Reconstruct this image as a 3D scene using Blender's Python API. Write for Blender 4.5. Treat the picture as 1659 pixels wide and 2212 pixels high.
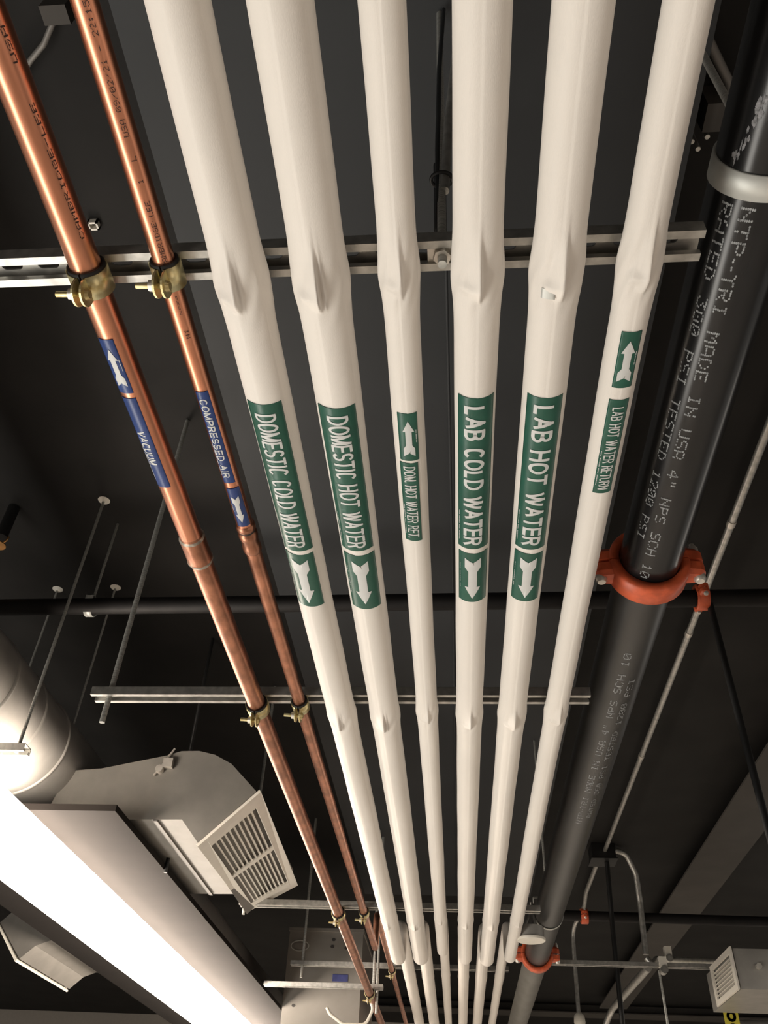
import bpy, bmesh, math, random, re
from mathutils import Vector, Matrix
random.seed(7)
S = bpy.context.scene
for o in list(bpy.data.objects): bpy.data.objects.remove(o)
C = S.collection
H = 1.7                                   # eye height above the floor; all Z below are measured from the eye
pi = math.pi; sin = math.sin; cos = math.cos
# ------------------------------------------------------------------ camera
YAW, PITCH, ROLL, FPX = -0.1039, 0.7084, 0.05255, 1785.0
fw = Vector((sin(YAW)*cos(PITCH), cos(YAW)*cos(PITCH), sin(PITCH)))
rt = Vector((cos(YAW), -sin(YAW), 0)); up = rt.cross(fw)
rt2 = cos(ROLL)*rt + sin(ROLL)*up; up2 = -sin(ROLL)*rt + cos(ROLL)*up
cam = bpy.data.cameras.new('camera'); co = bpy.data.objects.new('camera', cam); C.objects.link(co)
m = Matrix((rt2, up2, -fw)).transposed().to_4x4(); m.translation = (0, 0, H); co.matrix_world = m
cam.sensor_fit = 'VERTICAL'; cam.sensor_height = 36.0; cam.lens = FPX/2212*36.0
cam.clip_start = 0.02; cam.clip_end = 100
S.camera = co
# ------------------------------------------------------------------ world, light, exposure
w = bpy.data.worlds.new('world'); S.world = w; w.use_nodes = True
bg = w.node_tree.nodes['Background']; bg.inputs[0].default_value = (1.0, 0.93, 0.84, 1); bg.inputs[1].default_value = 0.28
LAMP = 32.0
def area(name, loc, rot, sx, sy, power, col):
    l = bpy.data.lights.new(name, 'AREA'); l.shape = 'RECTANGLE'; l.size = sx; l.size_y = sy; l.energy = power; l.color = col
    o = bpy.data.objects.new(name, l); C.objects.link(o); o.location = (loc[0], loc[1], loc[2]+H); o.rotation_euler = rot
area('added_fill', (-2.3, 1.3, -1.2), (pi, 0.72, 0), 0.7, 5.0, 94, (1.0, 0.96, 0.885))  # added key light, unseen: aimed up at the pipes from lower left
area('added_fill', (1.9, -0.5, -1.3), (pi, -0.5, 0), 0.8, 3.0, 12, (1.0, 0.84, 0.72))  # added weak warm fill from lower right, out of view
area('added_fill', (2.6, 5.0, 1.2), (0, 0, 0), 0.3, 5.0, 60, (1.0, 0.92, 0.82))  # added light out of view, shining down at right for floor bounce
area('added_fill', (0.4, 9.6, 0.5), (0, 0, 0), 3.0, 2.0, 120, (1.0, 0.93, 0.84))  # added unseen light that brightens the far floor and wall
vs = S.view_settings; S.display_settings.display_device = 'sRGB'
vs.view_transform = 'Standard'; vs.look = 'None'; vs.exposure = 0.06; vs.gamma = 1.0; vs.use_curve_mapping = False
# ------------------------------------------------------------------ pixel rays: where a thing measured in the photo stands
def ray(u, v): return ((u-829.5)/FPX)*rt2 + ((1106-v)/FPX)*up2 + fw
def aZ(u, v, Z): r = ray(u, v); return r*(Z/r.z)
def aY(u, v, Y): r = ray(u, v); return r*(Y/r.y)
# ------------------------------------------------------------------ materials
def nodes(name):
    mt = bpy.data.materials.new(name); mt.use_nodes = True; nt = mt.node_tree
    return mt, nt, nt.nodes['Principled BSDF'], nt.links
def N(nt, t, **k):
    n = nt.nodes.new(t)
    for a, b in k.items():
        if a in n.inputs: n.inputs[a].default_value = b
        else: setattr(n, a, b)
    return n
def mat(name, col, rough=0.6, metal=0.0, var=0.12, scale=30, bump=0.0, bscale=200, spec=0.5, stretch=(1, 1, 1), rvar=0.0, col2=None, lo=0.35, hi=0.65):
    mt, nt, b, L = nodes(name)
    tc = N(nt, 'ShaderNodeTexCoord'); mp = N(nt, 'ShaderNodeMapping'); mp.inputs['Scale'].default_value = stretch
    L.new(tc.outputs['Object'], mp.inputs[0])
    nz = N(nt, 'ShaderNodeTexNoise', Scale=scale, Detail=5.0); L.new(mp.outputs[0], nz.inputs['Vector'])
    cr = N(nt, 'ShaderNodeValToRGB'); e = cr.color_ramp.elements; e[0].position = lo; e[1].position = hi
    c2 = col2 or tuple(min(1, c*(1+var)) for c in col)
    e[0].color = (*(c*(1-var) for c in col), 1); e[1].color = (*c2, 1)
    L.new(nz.outputs['Fac'], cr.inputs[0]); L.new(cr.outputs[0], b.inputs['Base Color'])
    b.inputs['Roughness'].default_value = rough; b.inputs['Metallic'].default_value = metal
    b.inputs['Specular IOR Level'].default_value = spec
    if rvar:
        mr = N(nt, 'ShaderNodeMapRange'); mr.inputs['To Min'].default_value = rough-rvar; mr.inputs['To Max'].default_value = rough+rvar
        L.new(nz.outputs['Fac'], mr.inputs[0]); L.new(mr.outputs[0], b.inputs['Roughness'])
    if bump:
        n2 = N(nt, 'ShaderNodeTexNoise', Scale=bscale, Detail=3.0); L.new(mp.outputs[0], n2.inputs['Vector'])
        bp = N(nt, 'ShaderNodeBump', Strength=bump, Distance=0.002); L.new(n2.outputs['Fac'], bp.inputs['Height']); L.new(bp.outputs[0], b.inputs['Normal'])
    return mt
M = {}
M['wrap'] = mat('insulation_jacket', (0.80, 0.755, 0.70), 0.55, var=0.025, scale=9, bump=0.12, bscale=700, spec=0.3, stretch=(1, .35, 1))
M['copper'] = mat('copper', (0.68, 0.30, 0.185), 0.32, 1.0, var=0.16, scale=22, stretch=(1, .18, 1), rvar=0.07)
M['copper_old'] = mat('tarnished_copper', (0.44, 0.205, 0.13), 0.38, 1.0, var=0.28, scale=34, stretch=(1, .6, 1), rvar=0.08)
M['solder'] = mat('solder_flux', (0.42, 0.37, 0.31), 0.5, 0.6, var=0.35, scale=90)
M['gold'] = mat('yellow_zinc', (0.78, 0.61, 0.27), 0.34, 0.8, var=0.25, scale=60, col2=(0.72, 0.68, 0.42))
M['rubber'] = mat('black_rubber', (0.012, 0.011, 0.01), 0.55)
M['galv'] = mat('galvanized_steel', (0.50, 0.49, 0.46), 0.42, 0.85, var=0.18, scale=45, bump=0.05)
M['galvband'] = mat('galvanized_band', (0.62, 0.63, 0.60), 0.5, 0.35, var=0.06, scale=30)
M['rod'] = mat('threaded_steel', (0.46, 0.46, 0.43), 0.45, 0.45, var=0.35, scale=25, stretch=(1, 1, 16), bump=0.0)
M['black'] = mat('black_pipe', (0.010, 0.0102, 0.011), 0.22, 0.0, var=0.3, scale=14, stretch=(1, .25, 1), spec=0.42, rvar=0.04, bump=0.02, bscale=90)
M['boot'] = mat('boot_steel', (0.19, 0.178, 0.16), 0.5, 0.25, var=0.08, scale=12)
M['grey'] = mat('grey_steel', (0.15, 0.145, 0.13), 0.5, 0.2, var=0.15, scale=20, stretch=(1, .3, 1))  # grey of the far pipe length, some haze put into the colour
M['hazy'] = mat('hazy_black_pipe', (0.016, 0.0155, 0.015), 0.36, 0.0, var=0.35, scale=18, stretch=(1, .25, 1), spec=0.7, rvar=0.06)  # same black pipe; haze and grazing sheen put into its colour and gloss
M['paint'] = mat('black_paint', (0.0100, 0.0092, 0.0084), 0.75, var=0.3, scale=3, bump=0.1, bscale=150, spec=0.25)
M['panel'] = mat('charcoal_paint', (0.0235, 0.0255, 0.0275), 0.62, var=0.10, scale=2.5, bump=0.04, bscale=60, spec=0.35)
M['beam'] = mat('beam_paint', (0.055, 0.050, 0.045), 0.7, var=0.1, scale=4, spec=0.25)
M['pipeblack'] = mat('painted_pipe', (0.010, 0.009, 0.0088), 0.6, var=0.2, scale=12, spec=0.2)
M['orange'] = mat('orange_enamel', (0.56, 0.098, 0.036), 0.42, var=0.18, scale=40, bump=0.15, bscale=120)
M['zinc'] = mat('bright_zinc', (0.70, 0.66, 0.60), 0.38, 0.7, var=0.1)
M['green'] = mat('green_vinyl', (0.010, 0.088, 0.058), 0.33, var=0.10, scale=20, bump=0.08, bscale=120)
M['blue'] = mat('blue_vinyl', (0.012, 0.042, 0.18), 0.33, var=0.10, scale=20, bump=0.06, bscale=120)
M['ink'] = mat('marker_lettering', (0.62, 0.63, 0.62), 0.45, var=0.03)
M['stamp'] = mat('black_ink', (0.045, 0.022, 0.018), 0.6, var=0.2)
M['dots'] = mat('grey_ink', (0.25, 0.26, 0.265), 0.7, var=0.45, scale=160)
M['smear'] = mat('paint_smear', (0.20, 0.20, 0.21), 0.7, var=0.5, scale=220)
M['duct'] = mat('galvanized_duct', (0.33, 0.315, 0.29), 0.42, 0.3, var=0.08, scale=12)
M['canopy'] = mat('canopy_paint', (0.012, 0.0098, 0.0085), 0.9, var=0.1, scale=6, spec=0.1)
M['ductdark'] = mat('dull_duct', (0.16, 0.15, 0.138), 0.5, 0.3, var=0.1, scale=10)
M['white'] = mat('white_enamel', (0.74, 0.70, 0.62), 0.45, var=0.03)
M['dark'] = mat('dark_void', (0.05, 0.045, 0.042), 0.8)
M['cord'] = mat('black_cord', (0.006, 0.006, 0.006), 0.5)
M['yellow'] = mat('yellow_tape', (0.62, 0.54, 0.06), 0.5, var=0.06)
M['unit'] = mat('unit_steel', (0.27, 0.25, 0.225), 0.5, 0.2, var=0.06, scale=8)
M['navy'] = mat('blue_sticker', (0.06, 0.07, 0.22), 0.5)
M['floor'] = mat('floor_vinyl', (0.55, 0.51, 0.46), 0.35, var=0.05, scale=3)
M['wall'] = mat('wall_paint', (0.45, 0.42, 0.38), 0.7, var=0.03)
M['brass'] = mat('brass', (0.8, 0.42, 0.16), 0.3, 1.0)
def emis(name, col, st):
    mt, nt, b, L = nodes(name)
    b.inputs['Base Color'].default_value = (.8, .8, .8, 1); b.inputs['Emission Color'].default_value = (*col, 1); b.inputs['Emission Strength'].default_value = st
    return mt
M['lit'] = emis('lit_diffuser', (1.0, 0.87, 0.74), LAMP)
# ------------------------------------------------------------------ mesh builder
def link(o): C.objects.link(o); return o
def tag(o, label=None, cat=None, group=None, kind=None):
    if label: o['label'] = label
    if cat: o['category'] = cat
    if group: o['group'] = group
    if kind: o['kind'] = kind
    return o
def empty(name, loc, label, cat, group=None):
    o = bpy.data.objects.new(name, None); link(o); o.location = (loc[0], loc[1], loc[2]+H); o.empty_display_size = .1
    return tag(o, label, cat, group)
class MB:
    def __init__(s): s.v = []; s.f = []
    def face(s, idx, sm=False): s.f.append((tuple(idx), sm))
    def add(s, pts): n = len(s.v); s.v += [Vector(p) for p in pts]; return n
    def quad(s, a, b, c, d, sm=False): n = s.add((a, b, c, d)); s.face((n, n+1, n+2, n+3), sm)
    def box(s, lo, hi, mx=None):
        p = [Vector((x, y, z)) for z in (lo[2], hi[2]) for y in (lo[1], hi[1]) for x in (lo[0], hi[0])]
        if mx: p = [mx @ q for q in p]
        n = s.add(p)
        for q in ((0, 2, 3, 1), (4, 5, 7, 6), (0, 1, 5, 4), (2, 6, 7, 3), (0, 4, 6, 2), (1, 3, 7, 5)): s.face([n+i for i in q])
        return s
    def rings(s, rs, caps=True, closed=True, sm=True):
        ns = [s.add(r) for r in rs]; k = len(rs[0])
        for a, b in zip(ns, ns[1:]):
            for i in range(k if closed else k-1):
                j = (i+1) % k; s.face((a+i, a+j, b+j, b+i), sm)
        if caps:
            n = s.add(rs[0]); s.face(list(range(n+k-1, n-1, -1))); n = s.add(rs[-1]); s.face(list(range(n, n+k)))
        return s
    def tube(s, path, r, n=16, caps=True):
        path = [Vector(p) for p in path]; rr = r if isinstance(r, (list, tuple)) else [r]*len(path)
        T = []
        for i in range(len(path)):
            a = path[max(i-1, 0)]; b = path[min(i+1, len(path)-1)]; T.append((b-a).normalized())
        u = T[0].orthogonal().normalized(); rs = []
        for i, p in enumerate(path):
            t = T[i]; u = (u-t*u.dot(t)).normalized(); w_ = t.cross(u)
            rs.append([p+rr[i]*(cos(2*pi*k/n)*u+sin(2*pi*k/n)*w_) for k in range(n)])
        return s.rings(rs, caps)
    def cyl(s, a, b, r, n=16, r2=None): return s.tube([a, b], [r, r if r2 is None else r2], n)
    def prism(s, poly, y0, y1, ax='Y'):     # poly of (x,z) run along Y, or (y,z) run along X
        f = (lambda p, t: Vector((p[0], t, p[1]))) if ax == 'Y' else (lambda p, t: Vector((t, p[0], p[1])))
        k = len(poly); a = s.add([f(p, y0) for p in poly]); b = s.add([f(p, y1) for p in poly])
        s.face(list(range(a, a+k))); s.face(list(range(b+k-1, b-1, -1)))
        for i in range(k): j = (i+1) % k; s.face((a+i, b+i, b+j, a+j))
        return s
    def build(s, name, m_, parent=None, origin=None):
        if parent is not None: og = Vector(parent.location)-Vector((0, 0, H)); 
        elif origin is not None: og = Vector(origin)
        else:
            xs = [v.x for v in s.v]; ys = [v.y for v in s.v]; zs = [v.z for v in s.v]
            og = Vector(((min(xs)+max(xs))/2, (min(ys)+max(ys))/2, min(zs)))
        if parent is not None and parent.parent is not None: og = Vector(parent['_o'])
        me = bpy.data.meshes.new(name); me.from_pydata([tuple(v-og) for v in s.v], [], [f[0] for f in s.f])
        me.polygons.foreach_set('use_smooth', [f[1] for f in s.f]); me.materials.append(m_)
        bm = bmesh.new(); bm.from_mesh(me); bmesh.ops.recalc_face_normals(bm, faces=bm.faces); bm.to_mesh(me); bm.free(); me.update()
        o = bpy.data.objects.new(name, me); link(o)
        if parent is not None: o.parent = parent
        else: o.location = og+Vector((0, 0, H))
        ORI[o.name] = tuple(og)
        return o
ORI = {}
def sub(mb, name, m_, part):                  # a piece of a part: same local frame as the part
    og = Vector(ORI[part.name]); tmp = MB(); tmp.v = [v for v in mb.v]; tmp.f = mb.f
    o = tmp.build(name, m_, None, og); o.parent = part; o.location = (0, 0, 0); return o
def bend(pts, rad, n=8):                      # polyline with rounded corners
    pts = [Vector(p) for p in pts]; out = [pts[0]]
    for a, b, c in zip(pts, pts[1:], pts[2:]):
        d1 = (a-b).normalized(); d2 = (c-b).normalized(); ang = d1.angle(d2)
        t = min(rad/math.tan(ang/2), (a-b).length*.49, (c-b).length*.49); p, q = b+d1*t, b+d2*t
        for i in range(n+1):
            s_ = i/n; out.append(p.lerp(b, s_).lerp(b.lerp(q, s_), s_))
    out.append(pts[-1]); return out
def rod(name, x, y, z0, z1, r, label, cat, m_, group=None):
    return tag(MB().cyl((x, y, z0), (x, y, z1), r, 10).build(name, m_), label, cat, group)
# ------------------------------------------------------------------ curved decals on a pipe (axis along Y at x,z)
def cylp(P, phi, Y, dr): X, Z, r = P; r += dr; return Vector((X+r*sin(phi), Y, Z-r*cos(phi)))
def patch(P, a0, a1, y0, y1, dr=0.0014, th=0.0012):
    b = MB(); n = max(6, int(abs(a1-a0)/5)); k = max(2, int((y1-y0)/.03))
    A = [math.radians(a0+(a1-a0)*i/n) for i in range(n+1)]
    rs = []
    for j in range(k+1):
        Y = y0+(y1-y0)*j/k
        rs.append([cylp(P, a, Y, dr) for a in A]+[cylp(P, a, Y, dr-th) for a in reversed(A)])
    return b.rings(rs, True, True, True)
def _arc(cx, cy, rx, ry, a0, a1, n=12): return [(cx+rx*cos(math.radians(a0+(a1-a0)*i/n)), cy+ry*sin(math.radians(a0+(a1-a0)*i/n))) for i in range(n+1)]
_P = [[(0, 0), (0, 1)], [(0, 1), (.26, 1)]+_arc(.26, .75, .24, .25, 90, -90, 8)+[(.26, .5), (0, .5)]]
GL = {'A': (.56, [[(0, 0), (.28, 1), (.56, 0)], [(.10, .34), (.46, .34)]]),
 'B': (.52, [[(0, 0), (0, 1)], [(0, 1), (.26, 1)]+_arc(.26, .765, .22, .235, 90, -90, 8)+[(.26, .53), (0, .53)], [(.26, .53)]+_arc(.26, .265, .26, .265, 90, -90, 8)+[(0, 0)]]),
 'C': (.52, [_arc(.28, .5, .28, .5, 42, 318, 20)]), 'D': (.54, [[(0, 0), (0, 1)], [(0, 1), (.22, 1)]+_arc(.22, .5, .32, .5, 90, -90, 14)+[(0, 0)]]),
 'E': (.46, [[(0, 0), (0, 1)], [(0, 1), (.46, 1)], [(0, .53), (.42, .53)], [(0, 0), (.46, 0)]]), 'H': (.52, [[(0, 0), (0, 1)], [(.52, 0), (.52, 1)], [(0, .53), (.52, .53)]]),
 'I': (.02, [[(.01, 0), (.01, 1)]]), 'L': (.42, [[(0, 1), (0, 0), (.42, 0)]]), 'M': (.62, [[(0, 0), (0, 1), (.31, .06), (.62, 1), (.62, 0)]]),
 'N': (.52, [[(0, 0), (0, 1), (.52, 0), (.52, 1)]]), 'O': (.58, [_arc(.29, .5, .29, .5, 0, 360, 28)]), 'P': (.50, _P), 'R': (.52, _P+[[(.26, .5), (.52, 0)]]),
 'S': (.50, [_arc(.25, .755, .235, .245, 20, 270, 14)+_arc(.25, .255, .25, .255, 90, -160, 14)]), 'T': (.52, [[(0, 1), (.52, 1)], [(.26, 1), (.26, 0)]]),
 'U': (.52, [[(0, 1), (0, .28)]+_arc(.26, .28, .26, .28, 180, 360, 12)+[(.52, .28), (.52, 1)]]), 'V': (.56, [[(0, 1), (.28, 0), (.56, 1)]]),
 'W': (.80, [[(0, 1), (.2, 0), (.4, 1), (.6, 0), (.8, 1)]]), '.': (.02, [[(.01, 0), (.01, .06)]]), '-': (.40, [[(0, .42), (.4, .42)]]), ' ': (.20, []),
 '1': (.26, [[(0, .76), (.2, 1), (.2, 0)]]), '0': (.46, [_arc(.23, .5, .23, .5, 0, 360, 24)])}
def stroke_text(body, L_, hgt, th):           # quads (x along, y across), filling L_ x hgt with strokes th thick
    tot = sum(GL[c][0] for c in body)+.24*(len(body)-1); k = (L_-th)/tot; x = th/2; out = []
    for c in body:
        gw, ss = GL[c]
        for st in ss:
            p = [(x+a*k, th/2+b_*(hgt-th)-hgt/2) for a, b_ in st]
            for i in range(len(p)-1):
                (ax, ay), (bx, by) = p[i], p[i+1]; d = math.hypot(bx-ax, by-ay)
                if d < 1e-7: continue
                ux, uy = (bx-ax)/d, (by-ay)/d; nx, ny = -uy*th/2, ux*th/2
                e0 = th/2 if i > 0 and len(st) < 6 else (th*.5 if len(st) == 2 else 0); e1 = th/2 if (i < len(p)-2 and len(st) < 6) or len(st) == 2 else 0
                if i == 0 and len(st) == 2: e0 = th/2
                ax, ay, bx, by = ax-ux*e0*.9, ay-uy*e0*.9, bx+ux*e1*.9, by+uy*e1*.9; m_ = max(1, int(math.hypot(bx-ax, by-ay)/.003))
                for q in range(m_):
                    t0, t1 = q/m_, (q+1)/m_; A_ = (ax+(bx-ax)*t0, ay+(by-ay)*t0); B_ = (ax+(bx-ax)*t1, ay+(by-ay)*t1)
                    out.append(((A_[0]+nx, A_[1]+ny), (A_[0]-nx, A_[1]-ny), (B_[0]-nx, B_[1]-ny), (B_[0]+nx, B_[1]+ny)))
                if len(st) >= 6 and i > 0: out.append(tuple((p[i][0]+th/2*cos(pi*q/4), p[i][1]+th/2*sin(pi*q/4)) for q in range(8)))
        x += (gw+.24)*k
    return out
F57 = {' ': '0000000000', '"': '0007000700', '-': '0808080808', '/': '2010080402', '0': '3E5149453E', '1': '00427F4000', '2': '4261514946', '3': '2141454B31', '4': '1814127F10', '5': '2745454539', '6': '3C4A494930', '9': '064949291E', ':': '0036360000', '=': '1414141414',
 'A': '7E1111117E', 'B': '7F49494936', 'C': '3E41414122', 'D': '7F4141221C', 'E': '7F49494941', 'F': '7F09090901', 'G': '3E4149497A', 'H': '7F0808087F', 'I': '00417F4100', 'L': '7F40404040', 'M': '7F020C027F', 'N': '7F0408107F', 'P': '7F09090906', 'R': '7F09192946', 'S': '4649494931', 'T': '01017F0101', 'U': '3F4040403F'}
def dot_text(body, L_, hgt, fill=.54):        # ink-jet lettering: 5 x 7 dots a character
    rd = random.Random(len(body)); px = L_/(len(body)*6); py = hgt/7; out = []
    for ci, c in enumerate(body):
        g = F57[c]
        for col in range(5):
            bits = int(g[col*2:col*2+2], 16)
            for row in range(7):
                if bits >> row & 1 and rd.random() > .04:
                    cx = (ci*6+col+.5)*px+rd.uniform(-.12, .12)*px; cy = hgt/2-(row+.5)*py+rd.uniform(-.12, .12)*py
                    out.append(tuple((cx+px*fill*cos(pi*q/3+.3), cy+py*fill*sin(pi*q/3+.3)) for q in range(6)))
    return out
def lettering(P, body, phic, hgt, y0, y1, flip=False, dr=0.0021, bold=.17, dots=False):
    polys = dot_text(body, y1-y0, hgt) if dots else stroke_text(body, y1-y0, hgt, hgt*bold if bold > .3 else min(hgt*bold, (y1-y0)/len(body)*.25))
    mb = MB(); r = P[2]+dr
    for pl in polys:
        pts = []
        for tx, ty in pl:
            if flip: tx, ty = (y1-y0)-tx, -ty
            pts.append(cylp(P, math.radians(phic)+ty/r, y0+tx, dr))
        n0 = mb.add(pts); mb.face(range(n0, n0+len(pts)), True)
    return mb
def words(P, body, phic, hgt, y0, y1, name, m_, t, label, flip=False, dr=.0004):   # every printed word a part of its own
    for w_ in re.finditer(r'\S+', body):
        one = ' '*w_.start()+w_.group()+' '*(len(body)-w_.end())
        tag(lettering(P, one, phic, hgt, y0, y1, flip, dr, dots=True).build(name, m_, t), label)
def arrow(P, phic, wid, y0, y1, up_=False, dr=0.0021):
    # arrow outline in (t along, s across) with a notched tail, sliced so that it follows the curve
    sh = [(0, -.5), (.10, 0), (0, .5), (.22, .5), (.32, .27), (.70, .27), (.70, .5), (1, 0), (.70, -.5), (.70, -.27), (.32, -.27), (.22, -.5)]
    bm = bmesh.new(); vs_ = [bm.verts.new((t, s_, 0)) for t, s_ in sh]; f = bm.faces.new(vs_); bmesh.ops.triangulate(bm, faces=[f])
    for i in range(1, 10):
        g = bm.verts[:]+bm.edges[:]+bm.faces[:]; bmesh.ops.bisect_plane(bm, geom=g, plane_co=(0, -.5+i/10, 0), plane_no=(0, 1, 0))
    bm.verts.index_update(); mb = MB()
    for v in bm.verts:
        t = 1-v.co.x if up_ else v.co.x
        mb.v.append(cylp(P, math.radians(phic)+v.co.y*wid/P[2], y0+(y1-y0)*t, dr))
    for f in bm.faces: mb.face([v.index for v in f.verts], True)
    bm.free(); return mb
# ------------------------------------------------------------------ the setting
CZ = 2.05
def struct(name, mb, m_): return tag(mb.build(name, m_), kind='structure')
struct('floor', MB().box((-8, -4, -H-.1), (8, 13, -H)), M['floor'])
struct('ceiling', MB().box((-8, -4, CZ), (8, 13.2, CZ+.12)), M['paint'])
struct('wall_front', MB().box((-8, -4.2, -H), (8, -4, CZ)), M['wall'])  # unseen wall behind the camera, added to block frontal world light
struct('wall_back', MB().box((-8, 13, -H), (8, 13.2, CZ)), M['wall'])
# ------------------------------------------------------------------ painted steelwork and ducts under the deck
t = empty('flat_duct', (0, 3, 1.9), 'wide charcoal painted flat duct tight under the ceiling above the white pipes', 'duct')
b = MB().box((-.69, -2, 1.9), (.565, 6.7, CZ-.002)); b.build('casing', M['panel'], t)
def ibeam(name, x0, x1, y0, y1, zb, label, ax='Y'):
    t = .012; xm = (x0+x1)/2
    poly = [(x0, zb), (x1, zb), (x1, zb+t), (xm+.006, zb+t), (xm+.006, CZ-.002), (xm-.006, CZ-.002), (xm-.006, zb+t), (x0, zb+t)]
    return tag(MB().prism(poly, y0, y1, ax).build(name, M['beam']), label, 'beam')
ibeam('steel_beam', 1.62, 1.93, -1, 11.0, 1.94, 'broad brown-grey painted beam slanting along the ceiling at the right')
ibeam('cross_beam', 11.3, 11.6, -1.5, 6, 1.94, 'low painted beam crossing the far end of the ceiling', 'X')
# ------------------------------------------------------------------ struts
def strut(x0, x1, yc, zb, label, slots=True, wd=.044, hg=.021, lip=.0096):
    b = MB(); y0, y1 = yc-wd/2, yc+wd/2; zt = zb+hg
    prof = [(y0+lip, zb+.008), (y0+lip, zb), (y0, zb), (y0, zt)]
    def run(pr):
        a = b.add([(x0, p[0], p[1]) for p in pr]); c = b.add([(x1, p[0], p[1]) for p in pr])
        for i in range(len(pr)-1): b.face((a+i, a+i+1, c+i+1, c+i))
    run(prof); run([(2*yc-p[0], p[1]) for p in prof])
    per = .054; k = int((x1-x0)/per); off = (x1-x0-k*per)/2
    b.quad((x0, y0, zt), (x0+off, y0, zt), (x0+off, y1, zt), (x0, y1, zt)); b.quad((x1-off, y0, zt), (x1, y0, zt), (x1, y1, zt), (x1-off, y1, zt))
    for i in range(k):
        xa = x0+off+i*per; xc = xa+per/2; L2, r2 = .016, .0078
        hole = []; outer = []
        for j in range(16):
            a = 2*pi*j/16; c_, s_ = cos(a), sin(a); cx = (L2-r2) if c_ > 1e-6 else (-(L2-r2) if c_ < -1e-6 else 0)
            hole.append((xc+cx+r2*c_, yc+r2*s_, zt))
            q = max(abs(c_), abs(s_)); outer.append((xc+per/2*c_/q, yc+wd/2*s_/q, zt))
        h = b.add(hole); o_ = b.add(outer)
        for j in range(16):
            jj = (j+1) % 16; b.face((h+j, o_+j, o_+jj, h+jj))
    o = b.build('strut_channel', M['galv']); md = o.modifiers.new('thick', 'SOLIDIFY'); md.thickness = .0028; md.offset = 0
    return tag(o, label, 'strut', 'channel struts carrying the pipes')
Y1, Y2, Y3, Y4, Y5 = .628, 1.885, 3.73, 5.54, 5.33
Z2T = 1.155
strut(-.935, .341, Y1, 1.0, 'nearest slotted steel channel strut, slots facing down, crossing above all the pipes near the top')
strut(-.93, .340, Y2, 1.0, 'second steel channel strut crossing the pipes below the green pipe markers')
strut(-.92, .352, Y3, 1.0, 'steel channel strut behind the tilted louvred register, third across the pipes')
strut(-1.0, .31, Y4, Z2T, 'distant raised channel strut just beyond the rounded ends of the white pipes')
strut(-1.105, -.418, Y5, 1.0, 'short channel strut in front of the grey hanging unit, under the copper pipe')
strut(.56, 1.72, 5.55, 1.2, 'far channel strut at right between the black pipe and the small white register')
# ------------------------------------------------------------------ white insulated pipes
PIP = {'w1': (-.2768, .9651, .0349), 'w2': (-.168, .9641, .0359), 'w3': (-.0627, .9745, .0255), 'w4': (.0423, .9681, .0319), 'w5': (.1467, .9671, .0329), 'w6': (.2551, .9735, .0265)}
def insulated(key, label, yend, ear, seam, seed, twin=True):
    X, Z, r = PIP[key]; rnd = random.Random(seed); n = 112
    t = empty('insulated_pipe', (X, 2, Z), label, 'pipe', 'white insulated water pipes')
    ys = []; y = -1.3
    while y < yend-.075:
        ys.append(y); d = min(abs(y-(Y1+.01)), abs(y-(Y2+.02)), abs(y-(Y3+.02)))
        y += .0035 if d < .13 else .03
    path = [Vector((X, q, Z)) for q in ys]
    z2 = Z2T-r; R = .062
    for i in range(13):
        a = pi/2*i/12; path.append(Vector((X, yend-R+R*sin(a), Z+R*(1-cos(a)))))
    for i in range(1, 13):
        a = pi/2*i/12; path.append(Vector((X, yend+R*(1-cos(a)), z2-R+R*sin(a)))) if z2-R > Z+R else path.append(Vector((X, yend+R*(1-cos(a)), max(Z+R, z2-R)+ (z2-max(Z+R, z2-R))*sin(a))))
    y = yend+R+.05
    while y < 12.99:
        path.append(Vector((X, y, z2))); y += .012 if abs(y-Y4) < .1 else .12
    rs = []; ph = [rnd.uniform(0, 6.28) for _ in range(6)]
    for i, p in enumerate(path):
        a = path[max(i-1, 0)]; c = path[min(i+1, len(path)-1)]; T = (c-a).normalized(); D = Vector((1, 0, 0)).cross(T)  # D points up for a level run
        ring = []
        for k in range(n):
            f = -pi+2*pi*k/n; rr = r
            lower = .5+.5*cos(f)
            for Ys, gain in ((Y1, 1.0), (Y2, .75), (Y3, .55)):
                if i >= len(ys): break
                dy = p.y-Ys-.005
                if abs(dy) > .2: continue
                rr += gain*.0036*math.exp(-(dy/.042)**2)*max(0, min(1, 1.15-.9*abs(cos(f)))) * (1 if cos(f) > -.2 else .25)
                for (pc, hh, wl, wr) in ear:
                    d = f-math.radians(pc); q = max(0, 1-abs(d)/(wl if d < 0 else wr))
                    lng = math.exp(-((dy-.002)/.05)**2) if dy < .002 else (max(0, 1-((dy-.002)/.026)))**.6 if dy < .028 else 0
                    rr += gain*hh*q**1.35*lng
                # the bolt under the cloth, left of the ear
                d = f-math.radians(ear[0][0]-26); rr += gain*.0062*math.exp(-(d/.34)**2)*math.exp(-((dy-.006)/.0085)**2)
                rr += gain*.0008*sin(9*f+ph[0]+dy*90)*math.exp(-(dy/.045)**2)*lower
            d = (f-math.radians(seam))
            if 0 < d < 1.1: rr += .0007
            elif -.05 < d <= 0: rr += .0007*(1+d/.05)
            rr += .00035*sin(p.y*7+ph[1]+2*f)+.00025*sin(p.y*19+ph[2]-f)
            if i >= len(ys) and abs(p.y-Y4) < .09: rr += .004*math.exp(-((p.y-Y4)/.04)**2)*lower
            ring.append(p+rr*(sin(f)*Vector((1, 0, 0))-cos(f)*(-D if D.dot(Vector((0, 0, 1))) < -.01 or (abs(D.z) <= .01 and D.y > 0) else D)))
        rs.append(ring)
    ob = MB().rings(rs).build('insulation', M['wrap'], t)
    return t, ob
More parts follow.
